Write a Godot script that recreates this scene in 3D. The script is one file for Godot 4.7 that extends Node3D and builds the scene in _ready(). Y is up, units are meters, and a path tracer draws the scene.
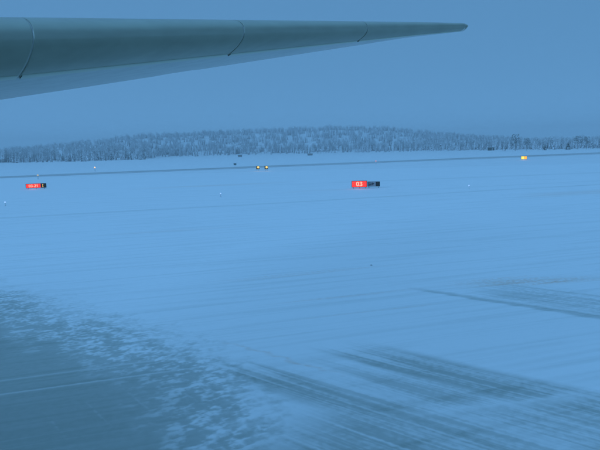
extends Node3D
# Dusk on a snowed-in airfield: an airliner wing over the apron, snow field, runway, lit signs, frosted forest.

const TEX := 2048
var rng := RandomNumberGenerator.new()
var n_lump := FastNoiseLite.new()
var n_fine := FastNoiseLite.new()
var n_streak := FastNoiseLite.new()
var n_big := FastNoiseLite.new()
var used := {}
var M := {}

# ---------------------------------------------------------------- helpers
func numbered(called: String) -> String:
	if not used.has(called):
		used[called] = 0
		return called
	used[called] += 1
	return "%s_%03d" % [called, used[called]]

func tag(o: Node, label: String, category: String, group := "") -> void:
	o.set_meta("label", label)
	o.set_meta("category", category)
	if group != "":
		o.set_meta("group", group)

func thing(called: String, at: Vector3, turn: float, label: String, category: String, group := "") -> Node3D:
	var o := Node3D.new()
	o.name = numbered(called)
	add_child(o)
	o.position = at
	o.rotation.y = turn
	tag(o, label, category, group)
	return o

func part(called: String, mesh: Mesh, mat: Material, parent: Node, at := Vector3.ZERO, turn := Vector3.ZERO) -> MeshInstance3D:
	var o := MeshInstance3D.new()
	o.name = called
	o.mesh = mesh
	if mat:
		o.material_override = mat
	o.position = at
	o.rotation = turn
	parent.add_child(o, true)
	return o

func structure(called: String, mesh: Mesh, mat: Material) -> MeshInstance3D:
	var o := part(called, mesh, mat, self)
	used[called] = 0
	o.set_meta("kind", "structure")
	return o

func srgb(r: float, g: float, b: float) -> Color:
	return Color(r, g, b).linear_to_srgb()

func paint(r: float, g: float, b: float, rough: float, metal := 0.0) -> StandardMaterial3D:
	var m := StandardMaterial3D.new()
	m.albedo_color = srgb(r, g, b)
	m.roughness = rough
	m.metallic = metal
	return m

func glow(r: float, g: float, b: float, e: float, base := 0.3) -> StandardMaterial3D:
	var m := paint(r * base, g * base, b * base, 0.4)
	m.emission_enabled = true
	m.emission = srgb(r, g, b)
	m.emission_energy_multiplier = e
	return m

func sheet(verts: PackedVector3Array, uvs: PackedVector2Array, cols: PackedColorArray, w: int, h: int) -> ArrayMesh:
	# a regular grid of w x h vertices as one smooth mesh
	var idx := PackedInt32Array()
	idx.resize((w - 1) * (h - 1) * 6)
	var k := 0
	for j in h - 1:
		for i in w - 1:
			var a := j * w + i
			idx[k] = a; idx[k + 1] = a + w; idx[k + 2] = a + 1
			idx[k + 3] = a + 1; idx[k + 4] = a + w; idx[k + 5] = a + w + 1
			k += 6
	var arr := []
	arr.resize(Mesh.ARRAY_MAX)
	arr[Mesh.ARRAY_VERTEX] = verts
	arr[Mesh.ARRAY_INDEX] = idx
	if uvs.size() > 0:
		arr[Mesh.ARRAY_TEX_UV] = uvs
	if cols.size() > 0:
		arr[Mesh.ARRAY_COLOR] = cols
	var st := SurfaceTool.new()
	st.create_from_arrays(arr)
	st.generate_normals()
	return st.commit()

func bevel_box(sx: float, sy: float, sz: float, b: float) -> ArrayMesh:
	# a box with chamfered edges, centred
	var st := SurfaceTool.new()
	st.begin(Mesh.PRIMITIVE_TRIANGLES)
	st.set_smooth_group(-1)
	var hx := sx / 2.0
	var hy := sy / 2.0
	var hz := sz / 2.0
	var pts: Array[Vector3] = []
	for x in [-1, 1]:
		for y in [-1, 1]:
			for z in [-1, 1]:
				pts.append(Vector3(x * (hx - b), y * (hy - b), z * hz))
				pts.append(Vector3(x * (hx - b), y * hy, z * (hz - b)))
				pts.append(Vector3(x * hx, y * (hy - b), z * (hz - b)))
	var P := func(x: int, y: int, z: int, k: int) -> Vector3:
		return pts[((x + 1) / 2 * 4 + (y + 1) / 2 * 2 + (z + 1) / 2) * 3 + k]
	var quad := func(a: Vector3, b2: Vector3, c: Vector3, d: Vector3) -> void:
		var n := (b2 - a).cross(c - a)
		var ctr := (a + b2 + c + d) / 4.0
		if n.dot(ctr) > 0.0:
			for v in [a, c, b2, a, d, c]: st.add_vertex(v)
		else:
			for v in [a, b2, c, a, c, d]: st.add_vertex(v)
	for s in [-1, 1]:
		quad.call(P.call(-1, -1, s, 0), P.call(1, -1, s, 0), P.call(1, 1, s, 0), P.call(-1, 1, s, 0))
		quad.call(P.call(-1, s, -1, 1), P.call(1, s, -1, 1), P.call(1, s, 1, 1), P.call(-1, s, 1, 1))
		quad.call(P.call(s, -1, -1, 2), P.call(s, 1, -1, 2), P.call(s, 1, 1, 2), P.call(s, -1, 1, 2))
		for t in [-1, 1]:
			quad.call(P.call(-1, s, t, 0), P.call(1, s, t, 0), P.call(1, s, t, 1), P.call(-1, s, t, 1))
			quad.call(P.call(s, -1, t, 0), P.call(s, 1, t, 0), P.call(s, 1, t, 2), P.call(s, -1, t, 2))
			quad.call(P.call(s, t, -1, 1), P.call(s, t, 1, 1), P.call(s, t, 1, 2), P.call(s, t, -1, 2))
			for u in [-1, 1]:
				quad.call(P.call(s, t, u, 0), P.call(s, t, u, 1), P.call(s, t, u, 2), P.call(s, t, u, 2))
	st.generate_normals()
	return st.commit()

func lathe(profile: PackedVector2Array, seg: int) -> ArrayMesh:
	# profile: (radius, height) from bottom to top, turned about Y
	var v := PackedVector3Array()
	for p in profile:
		for i in seg + 1:
			var a := TAU * i / seg
			v.append(Vector3(cos(a) * p.x, p.y, sin(a) * p.x))
	var m := sheet(v, PackedVector2Array(), PackedColorArray(), seg + 1, profile.size())
	return m

func text_mesh(s: String, size: float, depth: float) -> TextMesh:
	var t := TextMesh.new()
	t.text = s
	var f := SystemFont.new()
	f.font_names = PackedStringArray(["Droid Sans"])
	f.font_weight = 700
	t.font = f
	t.font_size = 64
	t.pixel_size = size / 64.0
	t.depth = depth
	return t

# ---------------------------------------------------------------- what lies on the ground
# x metres to the right, d metres ahead. Returns (snow cover 0..1, tan grit 0..1).
func band(v: float, c: float, half: float, soft: float) -> float:
	return 1.0 - smoothstep(half - soft, half + soft, absf(v - c))

func cover(x: float, d: float) -> Vector2:
	var u1 := 0.951 * x + 0.309 * d      # along the ploughing direction
	var v1 := -0.309 * x + 0.951 * d
	var u2 := 0.766 * x - 0.643 * d      # along the second sweep, running down to the right
	var v2 := 0.643 * x + 0.766 * d
	var lump := n_lump.get_noise_2d(x, d * 1.2)
	var fine := n_fine.get_noise_2d(x, d)
	var s1 := n_streak.get_noise_2d(u1 * 0.09, v1 * 1.6)
	var s2 := n_streak.get_noise_2d(u2 * 0.12 + 50.0, v2 * 2.8)
	var big := n_big.get_noise_2d(x, d)
	var c := 1.0
	# bare, frosted apron at the left
	var b := 9.3
	if u2 > -11.0:
		b = lerpf(9.3, 6.9, clampf((u2 + 11.0) / 5.0, 0.0, 1.0))
	var e := v2 - b + big * 0.8
	if e < 2.0:
		var bare := 0.10 + 0.10 * s1 + 0.12 * maxf(big, 0.0) + 0.06 * fine
		bare += 0.34 * (band(v1 + s1 * 0.05, 13.9, 0.05, 0.05) + band(v1 + s1 * 0.05, 13.1, 0.045, 0.05)) * smoothstep(-1.0, 0.4, s1 + 0.9)
		for k in 5:
			var ds := d * 0.62 + x * 0.78 + 0.15 * big
			bare += 0.2 * band(ds, 2.6 + k * 0.83, 0.015, 0.03) * band(d, 10.2 + k * 0.5, 0.3 + 0.12 * k, 0.4) * smoothstep(-0.2, 0.5, fine + 0.3)
		bare -= 0.2 * (band(v1, 17.0, 0.10, 0.08) + band(v1, 16.35, 0.07, 0.06))
		# snow chewed up by wheels and ploughs: fine scraps, laid in scuffs
		var scuff := n_streak.get_noise_2d(x * 0.9 + d * 1.3, (d * 1.6 - x * 1.1) * 2.2)
		var crumbs := smoothstep(-0.35, 0.65, lump * 0.6 + fine * 0.6 + scuff * 0.8)
		var churn := smoothstep(-3.6, -0.8, e + 0.5 * lump)
		bare = maxf(bare, churn * crumbs * 0.78) + 0.18 * churn
		c = lerpf(clampf(bare, 0.0, 1.0), 1.0, smoothstep(-1.5, 0.9, e + lump * 0.7 + fine * 0.5 + s1 * 0.3))
	# swept bands at the right, running down to the right
	var dark := 0.0
	var hair := n_streak.get_noise_2d(u2 * 0.10 - 20.0, v2 * 9.0)
	var st2 := smoothstep(-0.6, 0.4, s2 * 0.7 + hair * 0.6 + fine * 0.35)
	dark = maxf(dark, smoothstep(-8.8, -6.4, u2 + s2 * 1.2) * band(v2 + big * 0.15, 11.6 + 0.03 * u2, 0.62, 0.22) * (0.38 + 0.52 * st2))
	dark = maxf(dark, smoothstep(-10.0, -7.8, u2 + s2 * 1.2) * band(v2 + big * 0.2, 8.85, 0.50, 0.3) * (0.35 + 0.5 * st2))
	dark = maxf(dark, smoothstep(-8.4, -5.4, u2 + s2) * band(v2, 10.3, 1.7, 0.3) * (0.24 + 0.46 * st2))
	dark = maxf(dark, smoothstep(-7.2, -5.4, u2) * (1.0 - smoothstep(8.4, 8.9, v2)) * (0.3 + 0.55 * st2))
	var swipe := band(v1 + lump * 0.12 + hair * 0.1, 9.0 - 0.13 * (x - 3.05), 0.16, 0.2) * smoothstep(1.6, 3.0, x) * (1.0 - smoothstep(5.2, 6.0, x))
	swipe = maxf(swipe, 0.7 * band(v2 + hair * 0.2, 9.75, 0.10, 0.15) * smoothstep(-9.0, -7.0, u2))
	dark *= 1.0 - 0.7 * swipe
	# thin bare streaks further out
	dark = maxf(dark, smoothstep(-10.4, -8.6, u2) * band(v2 + s1 * 0.1, 17.75 - 0.01 * u2, 0.13 + 0.02 * (u2 + 9.0), 0.14) * (0.5 + 0.25 * st2))
	dark = maxf(dark, smoothstep(-8.6, -6.6, u2) * band(v2, 19.3, 1.2, 0.5) * st2 * 0.5)
	# long tracks across the snow field
	var tr := 53.0 + 1.4 * smoothstep(-5.0, 25.0, x) + 0.25 * big
	dark = maxf(dark, band(v1, tr, 0.45, 0.35) * (0.26 + 0.1 * s1))
	dark = maxf(dark, band(v1, 79.0 - 0.1 * (x - 24.0), 1.2, 1.0) * smoothstep(-12.0, 25.0, x) * 0.16)
	dark = maxf(dark, band(v1 + 0.5 * s1, 60.0, 0.5, 0.5) * smoothstep(12.0, 26.0, x) * 0.14)
	c -= dark * 0.9
	# ploughing marks everywhere
	c -= 0.12 * smoothstep(0.0, 0.5, s1) + 0.06 * smoothstep(0.1, 0.5, n_streak.get_noise_2d(u1 * 0.05 - 90.0, v1 * 4.5))
	c -= 0.03 * absf(lump) + 0.02 * maxf(fine, 0.0)
	# tan grit strewn in streaks
	var t := 0.0
	t = maxf(t, band(v2 + s1 * 0.15, 9.92, 0.05, 0.08) * smoothstep(-11.5, -10.0, u2) * (1.0 - smoothstep(-8.5, -6.5, u2)) * 0.6)
	t = maxf(t, band(d + s1 * 0.6, 20.4 + 0.02 * x, 0.4, 0.5) * band(x, 8.6, 2.0, 2.2) * 1.0)
	t = maxf(t, band(v1 + s1 * 0.15, 17.7, 0.07, 0.12) * band(x, 1.5, 2.0, 1.5) * 0.55)
	t = maxf(t, band(v1 + s1 * 0.2, 15.75, 0.06, 0.1) * band(x, 2.0, 2.0, 1.5) * 0.4)
	t = maxf(t, band(v1 + s1 * 2.0, 87.0, 1.3, 1.5) * band(x, -13.0, 8.0, 7.0) * 0.5)
	t = maxf(t, band(v1 + s1 * 1.5, 66.5, 0.8, 0.8) * band(x, 2.0, 3.5, 2.5) * 0.3)
	t = maxf(t, band(v1 + s1, 46.5, 2.0, 1.5) * smoothstep(20.0, 26.0, x) * 0.4)
	t = maxf(t, band(v1 + s1 * 0.4, 21.7, 0.12, 0.15) * band(x, 0.5, 3.0, 2.0) * 0.4)
	t = maxf(t, band(v1 + s1 * 0.6, 38.0, 0.3, 0.4) * band(x, -8.0, 3.0, 3.0) * 0.3)
	t *= 0.6 + 0.8 * fine + 0.4 * s1
	return Vector2(clampf(c, 0.0, 1.0), clampf(t, 0.0, 1.0))

const ASPHALT := Vector3(0.345, 0.385, 0.350)   # frosted asphalt
const SNOW := Vector3(0.84, 0.85, 0.86)
const GRIT := Vector3(0.72, 0.54, 0.44)

func ground_texture(x0: float, x1: float, d0: float, d1: float, w: int, h: int) -> ImageTexture:
	var rows: Array[PackedByteArray] = []
	rows.resize(h)
	var lut := PackedByteArray()
	lut.resize(1024)
	for i in 1024:
		lut[i] = int(round(255.0 * Color(i / 1023.0, 0, 0).linear_to_srgb().r))
	var job := func(j: int) -> void:
		var r := PackedByteArray()
		r.resize(w * 3)
		var d := lerpf(d1, d0, (j + 0.5) / h)
		for i in w:
			var x := lerpf(x0, x1, (i + 0.5) / w)
			var q := cover(x, d)
			var col := ASPHALT.lerp(SNOW, q.x).lerp(GRIT, q.y)
			r[i * 3] = lut[int(col.x * 1023.0)]
			r[i * 3 + 1] = lut[int(col.y * 1023.0)]
			r[i * 3 + 2] = lut[int(col.z * 1023.0)]
		rows[j] = r
	var id := WorkerThreadPool.add_group_task(job, h)
	WorkerThreadPool.wait_for_group_task_completion(id)
	var all := PackedByteArray()
	for r in rows:
		all.append_array(r)
	return ImageTexture.create_from_image(Image.create_from_data(w, h, false, Image.FORMAT_RGB8, all))

func ground_sheet(called: String, x0: float, x1: float, d0: float, d1: float, w: int, h: int, nx: int, nd: int, y: float, relief: float) -> void:
	var tex := ground_texture(x0, x1, d0, d1, w, h)
	var v := PackedVector3Array()
	var uv := PackedVector2Array()
	for j in nd:
		var d := lerpf(d1, d0, j / float(nd - 1))
		for i in nx:
			var x := lerpf(x0, x1, i / float(nx - 1))
			var hgt := y
			if relief > 0.0 and i > 0 and j > 0 and i < nx - 1 and j < nd - 1:
				var q := cover(x, d)
				hgt += relief * (q.x + 0.5 * n_fine.get_noise_2d(x, d) * q.x)
			v.append(Vector3(x, hgt, -d))
			uv.append(Vector2(i / float(nx - 1), j / float(nd - 1)))
	var m := StandardMaterial3D.new()
	m.albedo_texture = tex
	m.roughness = 0.8
	structure(called, sheet(v, uv, PackedColorArray(), nx, nd), m)

# ---------------------------------------------------------------- terrain
func edge_at(t: float) -> float:
	# distance to the forest edge for a direction t = x / d
	var pts := [[-1.2, 520.0], [-0.30, 500.0], [-0.265, 520.0], [-0.235, 800.0], [0.0, 800.0], [0.15, 700.0], [0.30, 610.0], [0.42, 520.0], [1.2, 480.0]]
	for i in pts.size() - 1:
		if t < pts[i + 1][0]:
			return lerpf(pts[i][1], pts[i + 1][1], clampf((t - pts[i][0]) / (pts[i + 1][0] - pts[i][0]), 0.0, 1.0))
	return 480.0

func hill_top(t: float) -> float:
	# height of the wooded rise for a direction t = x / d
	var pts := [[-1.2, 8.0], [-0.52, 15.0], [-0.40, 26.0], [-0.25, 44.0], [-0.1, 48.0], [0.06, 51.0], [0.14, 47.0], [0.22, 34.0], [0.30, 22.0], [0.42, 7.0], [0.55, 2.0], [1.2, 2.0]]
	for i in pts.size() - 1:
		if t < pts[i + 1][0]:
			return lerpf(pts[i][1], pts[i + 1][1], clampf((t - pts[i][0]) / (pts[i + 1][0] - pts[i][0]), 0.0, 1.0))
	return 2.0

func terrain(x: float, d: float) -> float:
	if d < 300.0:
		return -0.03
	var t := x / d
	var e := edge_at(t)
	var h := hill_top(t) * smoothstep(e, 1420.0, d)
	return -0.03 + h + maxf(0.0, h) * 0.06 * n_big.get_noise_2d(x * 0.06, d * 0.06)

func build_ground() -> void:
	var na := 361
	var rs := PackedFloat32Array([0.0])
	var r := 6.0
	while r < 2050.0:
		rs.append(r)
		r *= 1.09 if r > 300.0 else 1.25
	rs.append(2200.0)
	var v := PackedVector3Array()
	var uv := PackedVector2Array()
	for j in rs.size():
		for i in na:
			var a := -PI + TAU * i / (na - 1)
			var x := sin(a) * rs[j]
			var d := cos(a) * rs[j]
			v.append(Vector3(x, terrain(x, d), -d))
			uv.append(Vector2(x, d) / 90.0)
	# wind-packed snow: faint blotches
	var img := Image.create(512, 512, false, Image.FORMAT_RGB8)
	var nz := FastNoiseLite.new()
	nz.seed = 77
	nz.frequency = 0.02
	nz.fractal_octaves = 4
	var ni := nz.get_seamless_image(512, 512)
	for py in 512:
		for px in 512:
			var k := 0.80 + 0.07 * (ni.get_pixel(px, py).r - 0.5)
			img.set_pixel(px, py, Color(k * 0.988, k, k * 1.01).linear_to_srgb())
	var m := StandardMaterial3D.new()
	m.albedo_texture = ImageTexture.create_from_image(img)
	m.roughness = 0.9
	# outer rings first so that faces look up
	var vv := PackedVector3Array()
	var uu := PackedVector2Array()
	for j in range(rs.size() - 1, -1, -1):
		vv.append_array(v.slice(j * na, (j + 1) * na))
		uu.append_array(uv.slice(j * na, (j + 1) * na))
	structure("ground", sheet(vv, uu, PackedColorArray(), na, rs.size()), m)

func build_runway() -> void:
	# a cleared strip of dusted asphalt, crossing obliquely 150 to 400 m out
	var nu := 420
	var nv := 15
	var v := PackedVector3Array()
	var col := PackedColorArray()
	for j in nv:
		var q := 1.0 - j / float(nv - 1)
		for i in nu:
			var x := lerpf(-330.0, 560.0, i / float(nu - 1))
			var d0 := 181.0 + 0.54 * x
			var d1 := 205.0 + 0.62 * x
			d0 += n_big.get_noise_2d(x * 0.3, 7.0) * 2.0
			d1 += n_big.get_noise_2d(x * 0.3, 97.0) * 3.0
			if d1 < d0 + 8.0:
				d1 = d0 + 8.0
			v.append(Vector3(x, 0.012, -lerpf(d0, d1, q)))
			var s := n_streak.get_noise_2d(x * 0.02, q * 6.0)
			var k := clampf(lerpf(0.46, 0.82, pow(absf(q * 2.0 - 1.0), 2.0)) + 0.14 * s, 0.2, 0.84)
			col.append(Color(k * 0.99, k, k * 0.985))
	var m := StandardMaterial3D.new()
	m.vertex_color_use_as_albedo = true
	m.roughness = 0.75
	structure("runway", sheet(v, PackedVector2Array(), col, nu, nv), m)

# ---------------------------------------------------------------- the airliner
const TIP_X := 3.0
func w_le(x: float) -> float:
	return 6.5 + (x + 3.4) * 0.625
func w_te(x: float) -> float:
	return 10.35 + (x + 3.4) * 0.045 + maxf(0.0, x - 2.0) * 0.30
func w_y(x: float) -> float:
	return 6.31 + (x + 3.4) * 0.1225
func w_t(x: float) -> float:
	return 0.70 - (x + 3.4) * 0.092 if x > -3.4 else 0.70 - (x + 3.4) * 0.05

func foil(q: float) -> float:
	return 5.0 * (0.2969 * sqrt(q) - 0.1260 * q - 0.3516 * q * q + 0.2843 * q * q * q - 0.1036 * q * q * q * q)

func wing_point(x: float, q: float, side: float, proud: float) -> Vector3:
	var ch := w_te(x) - w_le(x)
	var y := foil(q) * w_t(x) * 1.05
	y *= 1.0 if side > 0.0 else 0.92
	# nose runs round a blunt radius, so push outwards along both axes
	return Vector3(x, w_y(x) - 0.018 * q * ch + side * (y + proud), -(w_le(x) + q * ch - proud * (1.0 - minf(1.0, q * 12.0))))

func build_wing(plane: Node3D) -> void:
	var W := Node3D.new()
	W.name = "wing"
	plane.add_child(W)
	var qs: Array[float] = []
	var sides: Array[float] = []
	for i in 22:
		var q := pow(1.0 - i / 22.0, 2.0)
		qs.append(q); sides.append(1.0)
	qs.append(0.0); sides.append(1.0)
	for i in range(1, 23):
		qs.append(pow(i / 22.0, 2.0)); sides.append(-1.0)
	var nx := 60
	var v := PackedVector3Array()
	for k in qs.size():
		for i in nx:
			var x := lerpf(-12.0, TIP_X, i / float(nx - 1))
			v.append(wing_point(x, qs[k], sides[k], 0.0))
	part("wing_box", sheet(v, PackedVector2Array(), PackedColorArray(), nx, qs.size()), M.wing_under, W)
	# wing tip cap
	var tv := PackedVector3Array()
	for k in qs.size():
		var p := wing_point(TIP_X, qs[k], sides[k], 0.0)
		var c := wing_point(TIP_X, qs[k], 1.0, 0.0)
		c.y = w_y(TIP_X)
		for i in 5:
			var a := i / 4.0 * PI / 2.0
			tv.append(Vector3(TIP_X + sin(a) * 0.05, lerpf(c.y, p.y, cos(a)), p.z))
	part("wing_tip", sheet(tv, PackedVector2Array(), PackedColorArray(), 5, qs.size()), M.slat, W)
	# leading-edge panels with open joints between them
	var cuts: Array[float] = [-12.0, -7.6, -2.97, -0.70, 1.13, TIP_X]
	var prof: Array = []
	for i in 13:
		prof.append([0.17 * pow(1.0 - i / 13.0, 2.0), 1.0])
	prof.append([0.0, 1.0])
	for i in range(1, 15):
		prof.append([0.20 * pow(i / 14.0, 2.0), -1.0])
	for s in cuts.size() - 1:
		var pv := PackedVector3Array()
		var gap := 0.005 if s > 0 else 0.0
		var stops: Array[float] = [0.0, 0.002, 0.012, 0.04]
		var len := cuts[s + 1] - cuts[s] - gap * 2.0
		for i in range(1, 20): stops.append(lerpf(0.04, len - 0.04, i / 20.0))
		stops.append_array([len - 0.04, len - 0.012, len - 0.002, len])
		var n := stops.size()
		var rowsn := prof.size() + 2
		for k in rowsn:
			var kk := clampi(k - 1, 0, prof.size() - 1)
			var q: float = prof[kk][0]
			var sd: float = prof[kk][1]
			for i in n:
				var x := cuts[s] + gap + stops[i]
				var ch := w_te(x) - w_le(x)
				var xs := minf(x - 0.62 * q * ch, TIP_X)
				var pr := 0.010
				if k == 0 or k == rowsn - 1 or i == 0 or i == n - 1: pr = -0.008
				pv.append(wing_point(xs, q, sd, pr))
		part("leading_edge_panel", sheet(pv, PackedVector2Array(), PackedColorArray(), n, rowsn), M.slat, W)
	# added strip, paler paint for the highlight along the lower edge of the panels
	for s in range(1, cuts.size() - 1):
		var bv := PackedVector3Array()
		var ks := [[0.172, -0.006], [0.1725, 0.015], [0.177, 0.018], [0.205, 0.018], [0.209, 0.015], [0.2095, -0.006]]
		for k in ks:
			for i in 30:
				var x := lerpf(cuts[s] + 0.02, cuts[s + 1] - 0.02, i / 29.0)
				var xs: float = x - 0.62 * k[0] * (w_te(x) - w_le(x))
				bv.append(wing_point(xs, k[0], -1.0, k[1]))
		part("lip_highlight", sheet(bv, PackedVector2Array(), PackedColorArray(), 30, 6), M.lip_highlight, W)
	# ailerons and flaps: separate trailing pieces below the box, thin seams read as steps
	for f in [[-11.5, -6.2], [-6.1, -2.0], [-1.9, 1.6]]:
		var fv := PackedVector3Array()
		for k in 9:
			var q := lerpf(0.74, 0.985, k / 8.0)
			for i in 12:
				var x := lerpf(f[0], f[1], i / 11.0)
				var pr := 0.006
				if k == 0 or k == 8 or i == 0 or i == 11: pr = -0.006
				fv.append(wing_point(x, q, -1.0, pr))
		part("flap", sheet(fv, PackedVector2Array(), PackedColorArray(), 12, 9), M.wing_under, W)

func build_airliner() -> void:
	var p := thing("airliner", Vector3.ZERO, 0.0, "grey airliner whose long tapering wing reaches across the sky", "airplane")
	build_wing(p)
	# fuselage along Z at x = -12, out of the picture at the left
	var prof := PackedVector2Array()
	for s in [[-11.0, 0.02], [-10.8, 0.5], [-10.2, 1.0], [-9.0, 1.55], [-7.0, 1.95], [-5.0, 2.05], [12.5, 2.05], [15.0, 1.85], [18.0, 1.3], [21.0, 0.65], [22.5, 0.3], [22.6, 0.02]]:
		prof.append(Vector2(s[1], s[0]))
	part("fuselage", lathe(prof, 40), M.white, p, Vector3(-12.0, 5.9, 0.0), Vector3(-PI / 2.0, 0.0, 0.0))
	var fin := SurfaceTool.new()
	fin.begin(Mesh.PRIMITIVE_TRIANGLES)
	fin.set_smooth_group(-1)
	var A: Array[Vector3] = [Vector3(-12, 7.2, -15.5), Vector3(-12, 6.4, -21.5), Vector3(-12, 12.6, -23.5), Vector3(-12, 12.6, -20.5)]
	var mid: Vector3 = (A[0] + A[1] + A[2] + A[3]) / 4.0
	for sx in [-1.0, 1.0]:
		for k in 4:
			var a: Vector3 = A[k]
			var b: Vector3 = A[(k + 1) % 4]
			var c: Vector3 = mid + Vector3(sx * 0.22, 0, 0)
			if sx > 0.0:
				for q in [a, b, c]: fin.add_vertex(q)
			else:
				for q in [a, c, b]: fin.add_vertex(q)
	fin.generate_normals()
	part("tail_fin", fin.commit(), M.white, p)
	# landing gear
	var wheel_prof := PackedVector2Array([Vector2(0.02, -0.16), Vector2(0.40, -0.17), Vector2(0.50, -0.12), Vector2(0.53, 0.0), Vector2(0.50, 0.12), Vector2(0.40, 0.17), Vector2(0.02, 0.16)])
	var wheel := lathe(wheel_prof, 24)
	for g in [Vector3(-9.4, 0, -8.6), Vector3(-14.6, 0, -8.6), Vector3(-12.0, 0, 7.0)]:
		var cyl := CylinderMesh.new()
		cyl.top_radius = 0.16
		cyl.bottom_radius = 0.12
		cyl.height = 4.6
		var leg := part("landing_gear", cyl, M.steel, p, g + Vector3(0, 2.83, 0))
		for sx in [-0.42, 0.42]:
			part("wheel", wheel, M.rubber, leg, Vector3(sx, -2.3, 0), Vector3(0, 0, PI / 2.0))

# ---------------------------------------------------------------- trees
var tree_mat: StandardMaterial3D

func add_bough(st: SurfaceTool, at: Vector3, dir: Vector3, length: float, width: float, droop: float, top: Color, under: Color) -> void:
	# a drooping bough: a tent of small faces, snow on its back, needles hanging below it
	var side := dir.cross(Vector3.UP).normalized() * width
	var mid := at + dir * length * 0.55 + Vector3(0, -droop * 0.35, 0)
	var tip := at + dir * length + Vector3(0, -droop, 0)
	var low := Vector3(0, -width * 0.75, 0)
	var tri := func(a: Vector3, b: Vector3, c: Vector3, k: Color) -> void:
		st.set_color(k); st.add_vertex(a)
		st.set_color(k); st.add_vertex(b)
		st.set_color(k); st.add_vertex(c)
	tri.call(at, mid, mid + side + low * 0.6, top)
	tri.call(at, mid - side + low * 0.6, mid, top)
	tri.call(mid, tip, mid + side + low * 0.6, top)
	tri.call(mid, mid - side + low * 0.6, tip, top)
	tri.call(at + low * 0.4, mid + side * 0.8 + low, tip + low * 0.8, under)
	tri.call(at + low * 0.4, tip + low * 0.8, mid - side * 0.8 + low, under)

func frost(k: float) -> Color:
	# k = 0 bare needles, 1 thick hoar frost
	return Color(0.05, 0.075, 0.06).lerp(Color(0.84, 0.85, 0.86), minf(1.0, k * 1.6))

func spruce(st: SurfaceTool, base: Vector3, h: float, w: float, frosty: float) -> void:
	var levels := 11
	for l in levels:
		var q := (l + 0.3) / levels
		var y := h * lerpf(0.10, 0.97, q)
		var rad := w * pow(1.0 - q, 0.8) + 0.12
		var n := 7 if l < 7 else 5
		var off := rng.randf() * TAU
		for i in n:
			if rng.randf() < 0.10: continue
			var a := off + TAU * i / n + rng.randf_range(-0.3, 0.3)
			var ln := rad * rng.randf_range(0.7, 1.2)
			var f := clampf(frosty + rng.randf_range(-0.3, 0.3), 0.0, 1.0)
			add_bough(st, base + Vector3(0, y + rng.randf_range(-0.2, 0.2), 0), Vector3(cos(a), 0, sin(a)), ln, ln * rng.randf_range(0.34, 0.5), ln * rng.randf_range(0.45, 0.8), frost(f), frost(f * 0.9))

func pine_crown(st: SurfaceTool, base: Vector3, h: float, w: float, frosty: float) -> void:
	for i in (70 if frosty > 0.2 else 130):
		var a := rng.randf() * TAU
		var q := rng.randf()
		var y := h * lerpf(0.45, 1.0, q)
		var rad := w * sqrt(maxf(0.05, 1.0 - pow(q * 1.5 - 0.6, 2.0))) * sqrt(rng.randf())
		var c := base + Vector3(cos(a) * rad, y, sin(a) * rad)
		var f := clampf(frosty + rng.randf_range(-0.2, 0.25), 0.0, 1.0)
		add_bough(st, c, Vector3(cos(a), 0.2, sin(a)).normalized(), rng.randf_range(0.5, 1.1), rng.randf_range(0.3, 0.55), rng.randf_range(0.0, 0.3), frost(f), frost(f * 0.3))

func birch_crown(st: SurfaceTool, base: Vector3, h: float, w: float) -> void:
	# bare twigs thick with hoar frost
	for i in 46:
		var a := rng.randf() * TAU
		var y := h * rng.randf_range(0.25, 0.8)
		var up := rng.randf_range(0.7, 1.6)
		var dir := Vector3(cos(a), up, sin(a)).normalized()
		var ln := w * rng.randf_range(0.7, 1.4)
		var k := rng.randf_range(0.45, 0.85)
		var side := Vector3(-sin(a), 0, cos(a)) * rng.randf_range(0.10, 0.22)
		var p := base + Vector3(0, y, 0)
		var e := p + dir * ln
		for s in [1.0, -1.0]:
			for q in ([p, e, p.lerp(e, 0.6) + side] if s > 0.0 else [p, p.lerp(e, 0.6) - side, e]):
				st.set_color(frost(k)); st.add_vertex(q)

func trunk(st: SurfaceTool, base: Vector3, h: float, r: float, col: Color) -> void:
	for i in 5:
		var a := TAU * i / 5.0
		var b := TAU * (i + 1) / 5.0
		var A := base + Vector3(cos(a) * r, 0, sin(a) * r)
		var B := base + Vector3(cos(b) * r, 0, sin(b) * r)
		var C := base + Vector3(cos(a) * r * 0.25, h, sin(a) * r * 0.25)
		var D := base + Vector3(cos(b) * r * 0.25, h, sin(b) * r * 0.25)
		for q in [A, C, B, B, C, D]:
			st.set_color(col); st.add_vertex(q)

func new_st() -> SurfaceTool:
	var st := SurfaceTool.new()
	st.begin(Mesh.PRIMITIVE_TRIANGLES)
	st.set_smooth_group(-1)
	return st

func done(st: SurfaceTool) -> ArrayMesh:
	st.generate_normals()
	return st.commit()

func tree_proto(kind: int) -> Array:
	# returns [crown mesh, trunk mesh, height]
	var c := new_st()
	var t := new_st()
	var bark := Color(0.10, 0.085, 0.07)
	var h := 9.0
	match kind:
		0: h = 11.0; spruce(c, Vector3.ZERO, h, 1.9, 0.62)
		1: h = 8.0; spruce(c, Vector3.ZERO, h, 1.6, 0.75)
		2: h = 12.5; spruce(c, Vector3.ZERO, h, 1.7, 0.45)
		3: h = 6.5; spruce(c, Vector3.ZERO, h, 1.7, 0.5)
		4: h = 11.5; pine_crown(c, Vector3.ZERO, h, 2.2, 0.5)
		5: h = 9.0; birch_crown(c, Vector3.ZERO, h, 2.6)
		6: h = 12.5; pine_crown(c, Vector3.ZERO, h, 3.1, 0.0)
		7: h = 5.0; spruce(c, Vector3.ZERO, h, 1.8, 0.15)
	if kind == 5: bark = Color(0.45, 0.44, 0.42)
	trunk(t, Vector3(0, -0.4, 0), h * 0.95, 0.16, bark)
	return [done(c), done(t), h]

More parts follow.
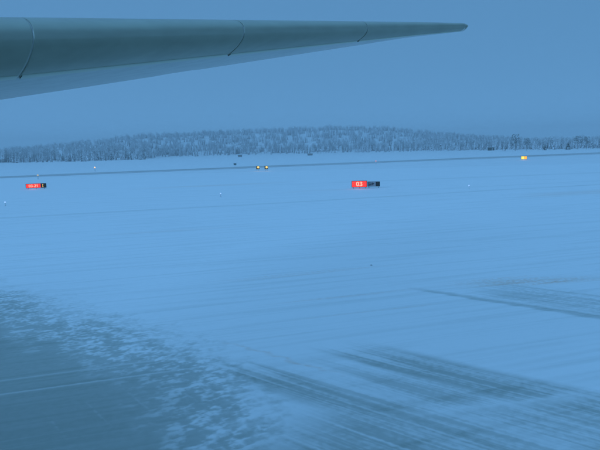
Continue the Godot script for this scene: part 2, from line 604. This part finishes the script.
func build_forest() -> void:
	tree_mat = StandardMaterial3D.new()
	tree_mat.vertex_color_use_as_albedo = true
	tree_mat.roughness = 0.9
	var protos: Array = []
	for k in 8:
		protos.append(tree_proto(k))
	var kinds := ["spruce_tree", "spruce_tree", "spruce_tree", "spruce_tree", "pine_tree", "birch_tree"]
	var looks := ["frosted full-skirted spruce", "small white spruce thick with frost", "tall slim spruce with darker boughs", "low bushy spruce", "frosted round-crowned pine", "bare birch white with hoar frost"]
	# front row: the trees that can be told apart
	var made := 0
	while made < 292:
		var t := lerpf(-0.56, 0.56, (made + rng.randf()) / 292.0)
		var e := edge_at(t)
		var d := e - 12.0 + pow(rng.randf(), 1.3) * e * 0.12 + 22.0 * n_big.get_noise_2d(t * 160.0, 3.0)
		var roll := rng.randf()
		var k := 0
		if roll < 0.26: k = 0
		elif roll < 0.46: k = 1
		elif roll < 0.62: k = 2
		elif roll < 0.76: k = 3
		elif roll < 0.88: k = 4
		else: k = 5
		var x := t * d
		var o := thing(kinds[k], Vector3(x, terrain(x, d), -d), rng.randf() * TAU, looks[k] + (" in the near left front row of the forest" if t < -0.25 else (" in the far middle front row of the forest" if t < 0.2 else " in the right-hand front row of the forest")), "tree", ["spruces along the forest edge", "pines along the forest edge", "birches along the forest edge"][0 if k < 4 else k - 3])
		var s := rng.randf_range(0.7, 1.15)
		o.scale = Vector3(s, s * rng.randf_range(0.9, 1.1), s)
		part("crown", protos[k][0], tree_mat, o)
		part("trunk", protos[k][1], tree_mat, o)
		made += 1
	# dark trees that stand out at the right
	var darks := [
		[0.374, 470.0, 6, 1.08, "tallest dark pine of the right-hand group, its crown clear of frost"],
		[0.394, 468.0, 6, 0.80, "smaller dark pine just right of the tallest one"],
		[0.355, 498.0, 3, 0.95, "frosted low spruce left of the tallest dark pine"],
		[0.425, 470.0, 7, 1.1, "short dark spruce midway between the two groups of dark pines"],
		[0.465, 462.0, 7, 1.4, "low dark spruce left of the rightmost pines"],
		[0.482, 458.0, 6, 0.86, "wide dark pine near the right end of the forest edge"],
		[0.497, 456.0, 6, 0.80, "rightmost dark pine at the end of the forest edge"]]
	for q in darks:
		var x: float = q[0] * q[1]
		var o := thing("spruce_tree" if q[2] != 6 else "pine_tree", Vector3(x, terrain(x, q[1]), -q[1]), rng.randf() * TAU, q[4], "tree")
		o.scale = Vector3.ONE * q[3]
		part("crown", protos[q[2]][0], tree_mat, o)
		part("trunk", protos[q[2]][1], tree_mat, o)
	# the wood behind: one mass
	var cl := new_st()
	for i in 7:
		var a := rng.randf() * TAU
		var b := Vector3(cos(a), 0, sin(a)) * rng.randf_range(1.0, 7.0)
		var r := rng.randf()
		var h := rng.randf_range(7.0, 12.5)
		if r < 0.6: spruce(cl, b, h, rng.randf_range(1.4, 2.0), rng.randf_range(0.45, 0.85))
		elif r < 0.8: pine_crown(cl, b, h, 2.2, 0.62)
		else: birch_crown(cl, b, h, 2.5)
		trunk(cl, b + Vector3(0, -1.5, 0), h, 0.16, Color(0.10, 0.085, 0.07))
	var mesh := done(cl)
	var xf: Array[Transform3D] = []
	var tries := 0
	while xf.size() < 2300 and tries < 60000:
		tries += 1
		var t := rng.randf_range(-0.72, 0.72)
		var e := edge_at(t)
		var d := lerpf(e * 1.06 + 10.0, 1560.0, pow(rng.randf(), 1.2))
		var x := t * d
		if n_big.get_noise_2d(x * 0.12 + 300.0, d * 0.05) > 0.4: continue
		var bs := Basis(Vector3.UP, rng.randf() * TAU).scaled(Vector3.ONE * rng.randf_range(0.7, 1.15))
		xf.append(Transform3D(bs, Vector3(x, terrain(x, d), -d)))
	var mm := MultiMesh.new()
	mm.transform_format = MultiMesh.TRANSFORM_3D
	mm.mesh = mesh
	mm.instance_count = xf.size()
	for i in xf.size():
		mm.set_instance_transform(i, xf[i])
	var mi := MultiMeshInstance3D.new()
	mi.name = "forest"
	mi.multimesh = mm
	mi.material_override = tree_mat
	add_child(mi)
	mi.set_meta("kind", "stuff")
	tag(mi, "hazy snow-covered forest covering the low hill on the horizon", "forest")

# ---------------------------------------------------------------- airfield furniture
func lamp_light(parent: Node3D, at: Vector3, col: Color, e: float, size: float) -> void:
	var l := OmniLight3D.new()
	l.name = "lamp_light"
	l.light_color = col
	l.light_energy = e
	l.light_size = size
	l.omni_range = 30.0
	l.omni_attenuation = 2.0
	l.shadow_enabled = true
	parent.add_child(l, true)
	l.position = at

func sign_legs(o: Node3D, xs: Array, h: float) -> void:
	for x in xs:
		var c := CylinderMesh.new()
		c.top_radius = 0.03
		c.bottom_radius = 0.03
		c.height = h + 0.04
		c.radial_segments = 12
		var leg := part("leg", c, M.steel, o, Vector3(x, h / 2.0, 0))
		var b := CylinderMesh.new()
		b.top_radius = 0.07
		b.bottom_radius = 0.09
		b.height = 0.05
		b.radial_segments = 12
		part("foot", b, M.steel, leg, Vector3(0, -h / 2.0 + 0.02, 0))

func red_sign(at: Vector3, turn: float, wr: float, wb: float, h: float, text: String, label: String, black_label: String) -> void:
	var o := thing("runway_sign", at, turn, label, "sign", "")
	var W := wr + wb
	var lift := 0.16
	sign_legs(o, [-W * 0.40, 0.0, W * 0.40], lift)
	part("housing", bevel_box(W + 0.08, h + 0.08, 0.22, 0.02), M.black, o, Vector3(0, lift + h / 2.0 + 0.04, 0))
	var f := part("red_panel", bevel_box(wr - 0.03, h, 0.03, 0.008), M.red_glow, o, Vector3(-W / 2.0 + wr / 2.0, lift + h / 2.0 + 0.04, 0.118))
	part("lettering", text_mesh(text, h * (1.05 if text.length() < 3 else 0.9), 0.012), M.white_glow, f, Vector3(0, 0, 0.02))
	if wb > 0.0:
		var k := part("black_panel", bevel_box(wb - 0.03, h, 0.03, 0.008), M.black, o, Vector3(W / 2.0 - wb / 2.0, lift + h / 2.0 + 0.04, 0.118))
		k.set_meta("label", black_label)
		part("lettering", text_mesh("I", h * 1.0, 0.012), M.yellow_glow, k, Vector3(-wb * 0.12, 0, 0.02))
	lamp_light(o, Vector3(-wb / 2.0, lift + h / 2.0, 0.6), Color(1.0, 0.2, 0.12), 0.12, 0.4)

func cover_stub(at: Vector3, turn: float) -> void:
	var o := thing("taxiway_sign", at, turn, "unlit black and frosted grey sign right of the red sign", "sign")
	sign_legs(o, [-0.6, 0.6], 0.16)
	part("housing", bevel_box(1.55, 0.62, 0.2, 0.02), M.black, o, Vector3(0, 0.50, 0))
	var f := part("frosted_panel", bevel_box(1.0, 0.54, 0.03, 0.008), M.frosted, o, Vector3(-0.24, 0.50, 0.108))
	# dark arrow showing through the frost
	var st := new_st()
	for q in [Vector3(-0.34, -0.06, 0), Vector3(-0.34, -0.16, 0), Vector3(0.1, 0.0, 0), Vector3(0.1, 0.0, 0), Vector3(-0.34, -0.06, 0), Vector3(0.1, 0.1, 0),
			Vector3(0.04, -0.14, 0), Vector3(0.36, 0.08, 0), Vector3(0.04, 0.2, 0)]:
		st.add_vertex(q + Vector3(0, 0, 0.018))
	part("arrow", done(st), M.dark_mark, f)
	part("black_panel", bevel_box(0.44, 0.54, 0.03, 0.008), M.black, o, Vector3(0.50, 0.50, 0.109))

func stake_light(called: String, at: Vector3, lens: Material, size: float, label: String, group: String, e: float, col: Color) -> void:
	var o := thing(called, at, 0.0, label, "light", group)
	var h := 0.32 * size
	var prof := PackedVector2Array([Vector2(0.005, -0.02), Vector2(0.11, -0.02), Vector2(0.11, 0.03), Vector2(0.045, 0.05), Vector2(0.035, h), Vector2(0.09, h + 0.02), Vector2(0.1, h + 0.08), Vector2(0.005, h + 0.08)])
	for i in prof.size(): prof[i].x *= size
	part("stake", lathe(prof, 14), M.pale_stake, o)
	var g := PackedVector2Array([Vector2(0.09, 0.0), Vector2(0.095, 0.05), Vector2(0.08, 0.12), Vector2(0.05, 0.16), Vector2(0.003, 0.17)])
	for i in g.size(): g[i] *= size
	part("lens", lathe(g, 14), lens, o, Vector3(0, h + 0.08, 0))
	if e > 0.0:
		lamp_light(o, Vector3(0, h + 0.08 + 0.4 * size, 0), col, e, 0.1)

func guard_light(at: Vector3, turn: float, label: String) -> void:
	# hooded amber lamp on a post
	var o := thing("guard_light", at, turn, label, "light", "runway guard lights")
	sign_legs(o, [-0.22, 0.22], 0.35)
	part("backboard", bevel_box(0.86, 0.84, 0.10, 0.03), M.olive, o, Vector3(0.02, 0.85, 0))
	var lens := PackedVector2Array([Vector2(0.30, 0.0), Vector2(0.27, 0.06), Vector2(0.17, 0.11), Vector2(0.003, 0.13)])
	part("lens", lathe(lens, 20), M.amber_glow, o, Vector3(0.12, 0.95, 0.055), Vector3(PI / 2.0, 0, 0))
	var hood := PackedVector2Array([Vector2(0.33, 0.0), Vector2(0.35, 0.0), Vector2(0.35, 0.22), Vector2(0.33, 0.22), Vector2(0.33, 0.0)])
	part("hood", lathe(hood, 20), M.black, o, Vector3(0.12, 0.95, 0.05), Vector3(PI / 2.0, 0, 0))
	lamp_light(o, Vector3(0.12, 0.95, 0.6), Color(1.0, 0.75, 0.3), 0.25, 0.3)

func amber_sign(at: Vector3, turn: float) -> void:
	var o := thing("guidance_sign", at, turn, "small amber lit sign glowing beside the runway at right", "sign")
	sign_legs(o, [-0.6, 0.6], 0.2)
	part("housing", bevel_box(1.78, 1.02, 0.24, 0.03), M.black, o, Vector3(0, 0.72, 0))
	part("amber_panel", bevel_box(0.80, 0.92, 0.03, 0.01), M.amber_bright, o, Vector3(-0.42, 0.72, 0.125))
	var q := part("orange_panel", bevel_box(0.80, 0.92, 0.03, 0.01), M.orange_glow, o, Vector3(0.42, 0.72, 0.125))
	q.set_meta("label", "orange half of the lit face")
	lamp_light(o, Vector3(0, 0.72, 0.7), Color(1.0, 0.6, 0.15), 0.5, 0.5)

func hut(at: Vector3, turn: float, w: float, h: float, dep: float, wall: Material, label: String) -> void:
	var o := thing("equipment_hut", at, turn, label, "hut")
	part("wall", bevel_box(w, h + 0.3, dep, 0.04), wall, o, Vector3(0, (h - 0.3) / 2.0, 0))
	var st := new_st()
	var ow := w / 2.0 + 0.25
	var od := dep / 2.0 + 0.25
	var ri := h + 0.5
	var A := Vector3(-ow, h, od); var B := Vector3(ow, h, od); var C := Vector3(ow, h, -od); var D := Vector3(-ow, h, -od)
	var E := Vector3(-ow, ri, 0); var F := Vector3(ow, ri, 0)
	for q in [A, E, F, A, F, B, C, F, E, C, E, D, A, D, E, B, F, C, A, B, C, A, C, D]:
		st.add_vertex(q)
	part("roof", done(st), M.dark_roof, o)
	var door := part("door", bevel_box(0.9, h * 0.8, 0.06, 0.01), M.steel, o, Vector3(w * 0.2, h * 0.4, dep / 2.0 + 0.03))
	part("handle", bevel_box(0.12, 0.05, 0.05, 0.01), M.black, door, Vector3(0.3, 0, 0.05))

func snow_clod(at: Vector3, r: float, mat: Material, label: String) -> void:
	var st := new_st()
	var s := SphereMesh.new()
	s.radius = r
	s.height = r * 1.3
	s.radial_segments = 14
	s.rings = 8
	var a := s.get_mesh_arrays()
	var v: PackedVector3Array = a[Mesh.ARRAY_VERTEX]
	for i in v.size():
		v[i] *= 1.0 + 0.45 * n_fine.get_noise_3d(v[i].x * 3.0 / r * 0.2, v[i].y * 3.0 / r * 0.2, v[i].z * 3.0 / r * 0.2)
	a[Mesh.ARRAY_VERTEX] = v
	st.create_from_arrays(a)
	st.generate_normals()
	var o := part("ice_clod", st.commit(), mat, self, at)
	tag(o, label, "ice clod")

func build_furniture() -> void:
	red_sign(Vector3(-40.85, 0, -89.7), 0.35, 2.1, 0.75, 0.60, "03-21", "red lit runway sign with a short black end at left", "black end panel with a yellow mark")
	red_sign(Vector3(7.6, 0, -72.6), -0.1, 1.85, 0.0, 0.72, "03", "red lit runway sign in the middle, next to the unlit sign", "")
	cover_stub(Vector3(9.45, 0, -72.9), -0.15)
	var bl := "blue taxiway edge light"
	stake_light("taxiway_light", Vector3(-30.5, 0, -59.6), M.blue_lens, 0.8, "faint blue taxiway light at the far left of the snow", "taxiway edge lights", 0.0, Color.WHITE)
	stake_light("taxiway_light", Vector3(-8.8, 0, -64.4), M.blue_lens, 0.8, "faint blue taxiway light between the two red signs", "taxiway edge lights", 0.0, Color.WHITE)
	stake_light("taxiway_light", Vector3(19.8, 0, -67.1), M.blue_lens, 0.8, "faint blue taxiway light right of the unlit sign", "taxiway edge lights", 0.0, Color.WHITE)
	stake_light("runway_light", Vector3(-64.2, 0, -182.5), M.warm_lens, 2.6, "pale warm runway light above and right of the left red sign", "runway edge lights", 0.1, Color(1.0, 0.8, 0.6))
	stake_light("runway_light", Vector3(-58.5, 0, -129.7), M.dim_lens, 2.0, "dim yellowish light just above the left red sign", "runway edge lights", 0.0, Color.WHITE)
	stake_light("runway_light", Vector3(24.5, 0, -183.3), M.dim_red_lens, 2.2, "dim reddish light at the runway edge above the middle red sign", "runway edge lights", 0.0, Color.WHITE)
	guard_light(Vector3(-10.3, 0, -146.0), 0.05, "left of the two yellow lamps in front of the runway")
	guard_light(Vector3(-8.1, 0, -144.6), 0.05, "right of the two yellow lamps in front of the runway")
	amber_sign(Vector3(72.8, 0, -186.9), -0.35)
	# distance box in front of the far runway edge
	var o := thing("junction_box", Vector3(-22.3, 0, -203.5), 0.1, "small dark box on a post beyond the runway, above the yellow lamps", "box")
	sign_legs(o, [-0.3, 0.3], 0.3)
	part("case", bevel_box(0.95, 0.62, 0.5, 0.04), M.teal_dark, o, Vector3(0, 0.59, 0))
	part("lid", bevel_box(1.05, 0.07, 0.6, 0.02), M.frosted, o, Vector3(0, 0.935, 0))
	hut(Vector3(-53.0, -0.03, -528.0), 0.1, 3.6, 1.5, 2.4, M.grey_wall, "low grey hut at the forest edge above the yellow lamps")
	hut(Vector3(10.3, -0.03, -507.0), 0.0, 4.4, 1.2, 2.4, M.grey_wall, "low dark grey hut on the snow left of the middle")
	hut(Vector3(186.0, -0.03, -560.0), -0.3, 6.0, 2.6, 3.4, M.green_wall, "dark green hut at the foot of the forest at right")
	snow_clod(Vector3(3.0, 0.03, -24.2), 0.05, M.dirty_ice, "small dark clod of dirty ice lying alone on the snow")

func make_materials() -> void:
	M.slat = paint(0.39, 0.42, 0.345, 0.30, 0.25)
	M.wing_under = paint(0.70, 0.73, 0.72, 0.42)
	M.lip_highlight = paint(0.62, 0.66, 0.56, 0.35)  # highlight on the panel lip, put into the colour
	weather(M.slat, 5, 0.09)
	weather(M.wing_under, 6, 0.08)
	M.white = paint(0.7, 0.71, 0.7, 0.35)
	M.steel = paint(0.35, 0.36, 0.37, 0.45, 0.6)
	M.pale_stake = paint(0.6, 0.62, 0.63, 0.6)
	M.olive = paint(0.12, 0.12, 0.07, 0.6)
	M.rubber = paint(0.03, 0.03, 0.03, 0.8)
	M.black = paint(0.02, 0.022, 0.02, 0.5)
	M.frosted = paint(0.30, 0.30, 0.31, 0.8)
	M.dark_mark = paint(0.06, 0.06, 0.07, 0.7)
	M.teal_dark = paint(0.10, 0.16, 0.16, 0.6)
	M.grey_wall = paint(0.27, 0.28, 0.27, 0.8)
	M.green_wall = paint(0.03, 0.05, 0.04, 0.8)
	M.dark_roof = paint(0.20, 0.21, 0.20, 0.8)
	M.dirty_ice = paint(0.22, 0.23, 0.24, 0.7)
	M.red_glow = glow(1.0, 0.045, 0.03, 0.75)
	M.white_glow = glow(1.0, 0.45, 0.30, 0.95)
	M.yellow_glow = glow(1.0, 0.6, 0.15, 0.5)
	M.amber_glow = glow(0.85, 0.68, 0.25, 0.7)
	M.amber_bright = glow(1.0, 0.62, 0.10, 1.1)
	M.orange_glow = glow(1.0, 0.38, 0.04, 1.0)
	M.blue_lens = glow(0.3, 0.5, 1.0, 0.9)
	M.warm_lens = glow(1.0, 0.62, 0.38, 0.9)
	M.dim_lens = glow(0.6, 0.55, 0.4, 0.5)
	M.dim_red_lens = glow(0.8, 0.35, 0.4, 0.5)

func weather(m: StandardMaterial3D, sd: int, amount: float) -> void:
	# grime and touched-up paint: fine grain over broad patches
	var n := FastNoiseLite.new()
	n.seed = sd
	n.frequency = 0.012
	n.fractal_octaves = 5
	var img := n.get_seamless_image(512, 512)
	img.convert(Image.FORMAT_RGB8)
	for y in 512:
		for x in 512:
			var k := 1.0 - amount * (1.0 - img.get_pixel(x, y).r)
			img.set_pixel(x, y, Color(k, k, k))
	m.albedo_texture = ImageTexture.create_from_image(img)
	m.uv1_triplanar = true
	m.uv1_world_triplanar = true
	m.uv1_scale = Vector3(0.35, 0.9, 0.9)

func make_noise() -> void:
	n_lump.seed = 11
	n_lump.frequency = 1.3
	n_lump.fractal_octaves = 3
	n_fine.seed = 12
	n_fine.frequency = 5.0
	n_fine.fractal_octaves = 3
	n_streak.seed = 13
	n_streak.frequency = 1.0
	n_streak.fractal_octaves = 3
	n_big.seed = 14
	n_big.frequency = 0.18
	n_big.fractal_octaves = 3

func _ready() -> void:
	# camera
	var cam := Camera3D.new()
	cam.name = "camera"
	add_child(cam)
	cam.position = Vector3(0, 5, 0)
	cam.rotation_degrees = Vector3(-7.42, 0, -1.432)
	cam.fov = 42.67
	cam.near = 0.05
	cam.far = 9000.0
	cam.current = true
	# sky and air
	# twilight overcast: a faint glow low down, slowly brighter overhead, the same all round
	var pano := Image.create(64, 512, false, Image.FORMAT_RGBF)
	for row in 512:
		var up := 90.0 - (row + 0.5) / 512.0 * 180.0
		var k := 0.735 + 0.52 * exp(-maxf(up, 0.0) / 4.0) + 0.80 * smoothstep(18.0, 85.0, up)
		for px in 64:
			pano.set_pixel(px, row, Color(0.102 * k, 0.276 * k, 0.518 * k))
	var sm := PanoramaSkyMaterial.new()
	sm.panorama = ImageTexture.create_from_image(pano)
	var sky := Sky.new()
	sky.sky_material = sm
	var env := Environment.new()
	env.background_mode = Environment.BG_SKY
	env.sky = sky
	env.ambient_light_source = Environment.AMBIENT_SOURCE_SKY
	env.tonemap_mode = Environment.TONE_MAPPER_LINEAR
	env.tonemap_exposure = 1.36
	env.fog_enabled = true
	env.fog_density = 0.0006
	env.fog_light_color = Color(0.97, 0.99, 1.0)
	env.sdfgi_enabled = true
	env.ssao_enabled = true
	env.ssil_enabled = true
	var we := WorldEnvironment.new()
	we.name = "world_environment"
	we.environment = env
	add_child(we)
	var sun := DirectionalLight3D.new()
	sun.name = "sun"
	sun.light_color = srgb(0.22, 0.53, 1.0)
	sun.light_energy = 0.5
	sun.light_angular_distance = 30.0
	sun.shadow_enabled = true
	add_child(sun)
	sun.rotation_degrees = Vector3(-12, -58, 0)   # low behind the left shoulder

	rng.seed = 20240117
	make_noise()
	make_materials()
	# setting
	build_ground()
	ground_sheet("taxiway", -110.0, 110.0, 30.0, 140.0, TEX, TEX / 2, 60, 40, 0.0, 0.0)
	ground_sheet("apron", -24.0, 24.0, 4.0, 30.0, TEX, TEX * 3 / 4, 420, 240, 0.006, 0.03)
	ground_sheet("apron_stand", -60.0, 24.0, -50.0, 4.0, 512, 384, 40, 40, 0.002, 0.0)
	build_runway()
	print("ground done ", Time.get_ticks_msec())
	# things
	build_airliner()
	build_furniture()
	build_forest()
	print("done ", Time.get_ticks_msec())
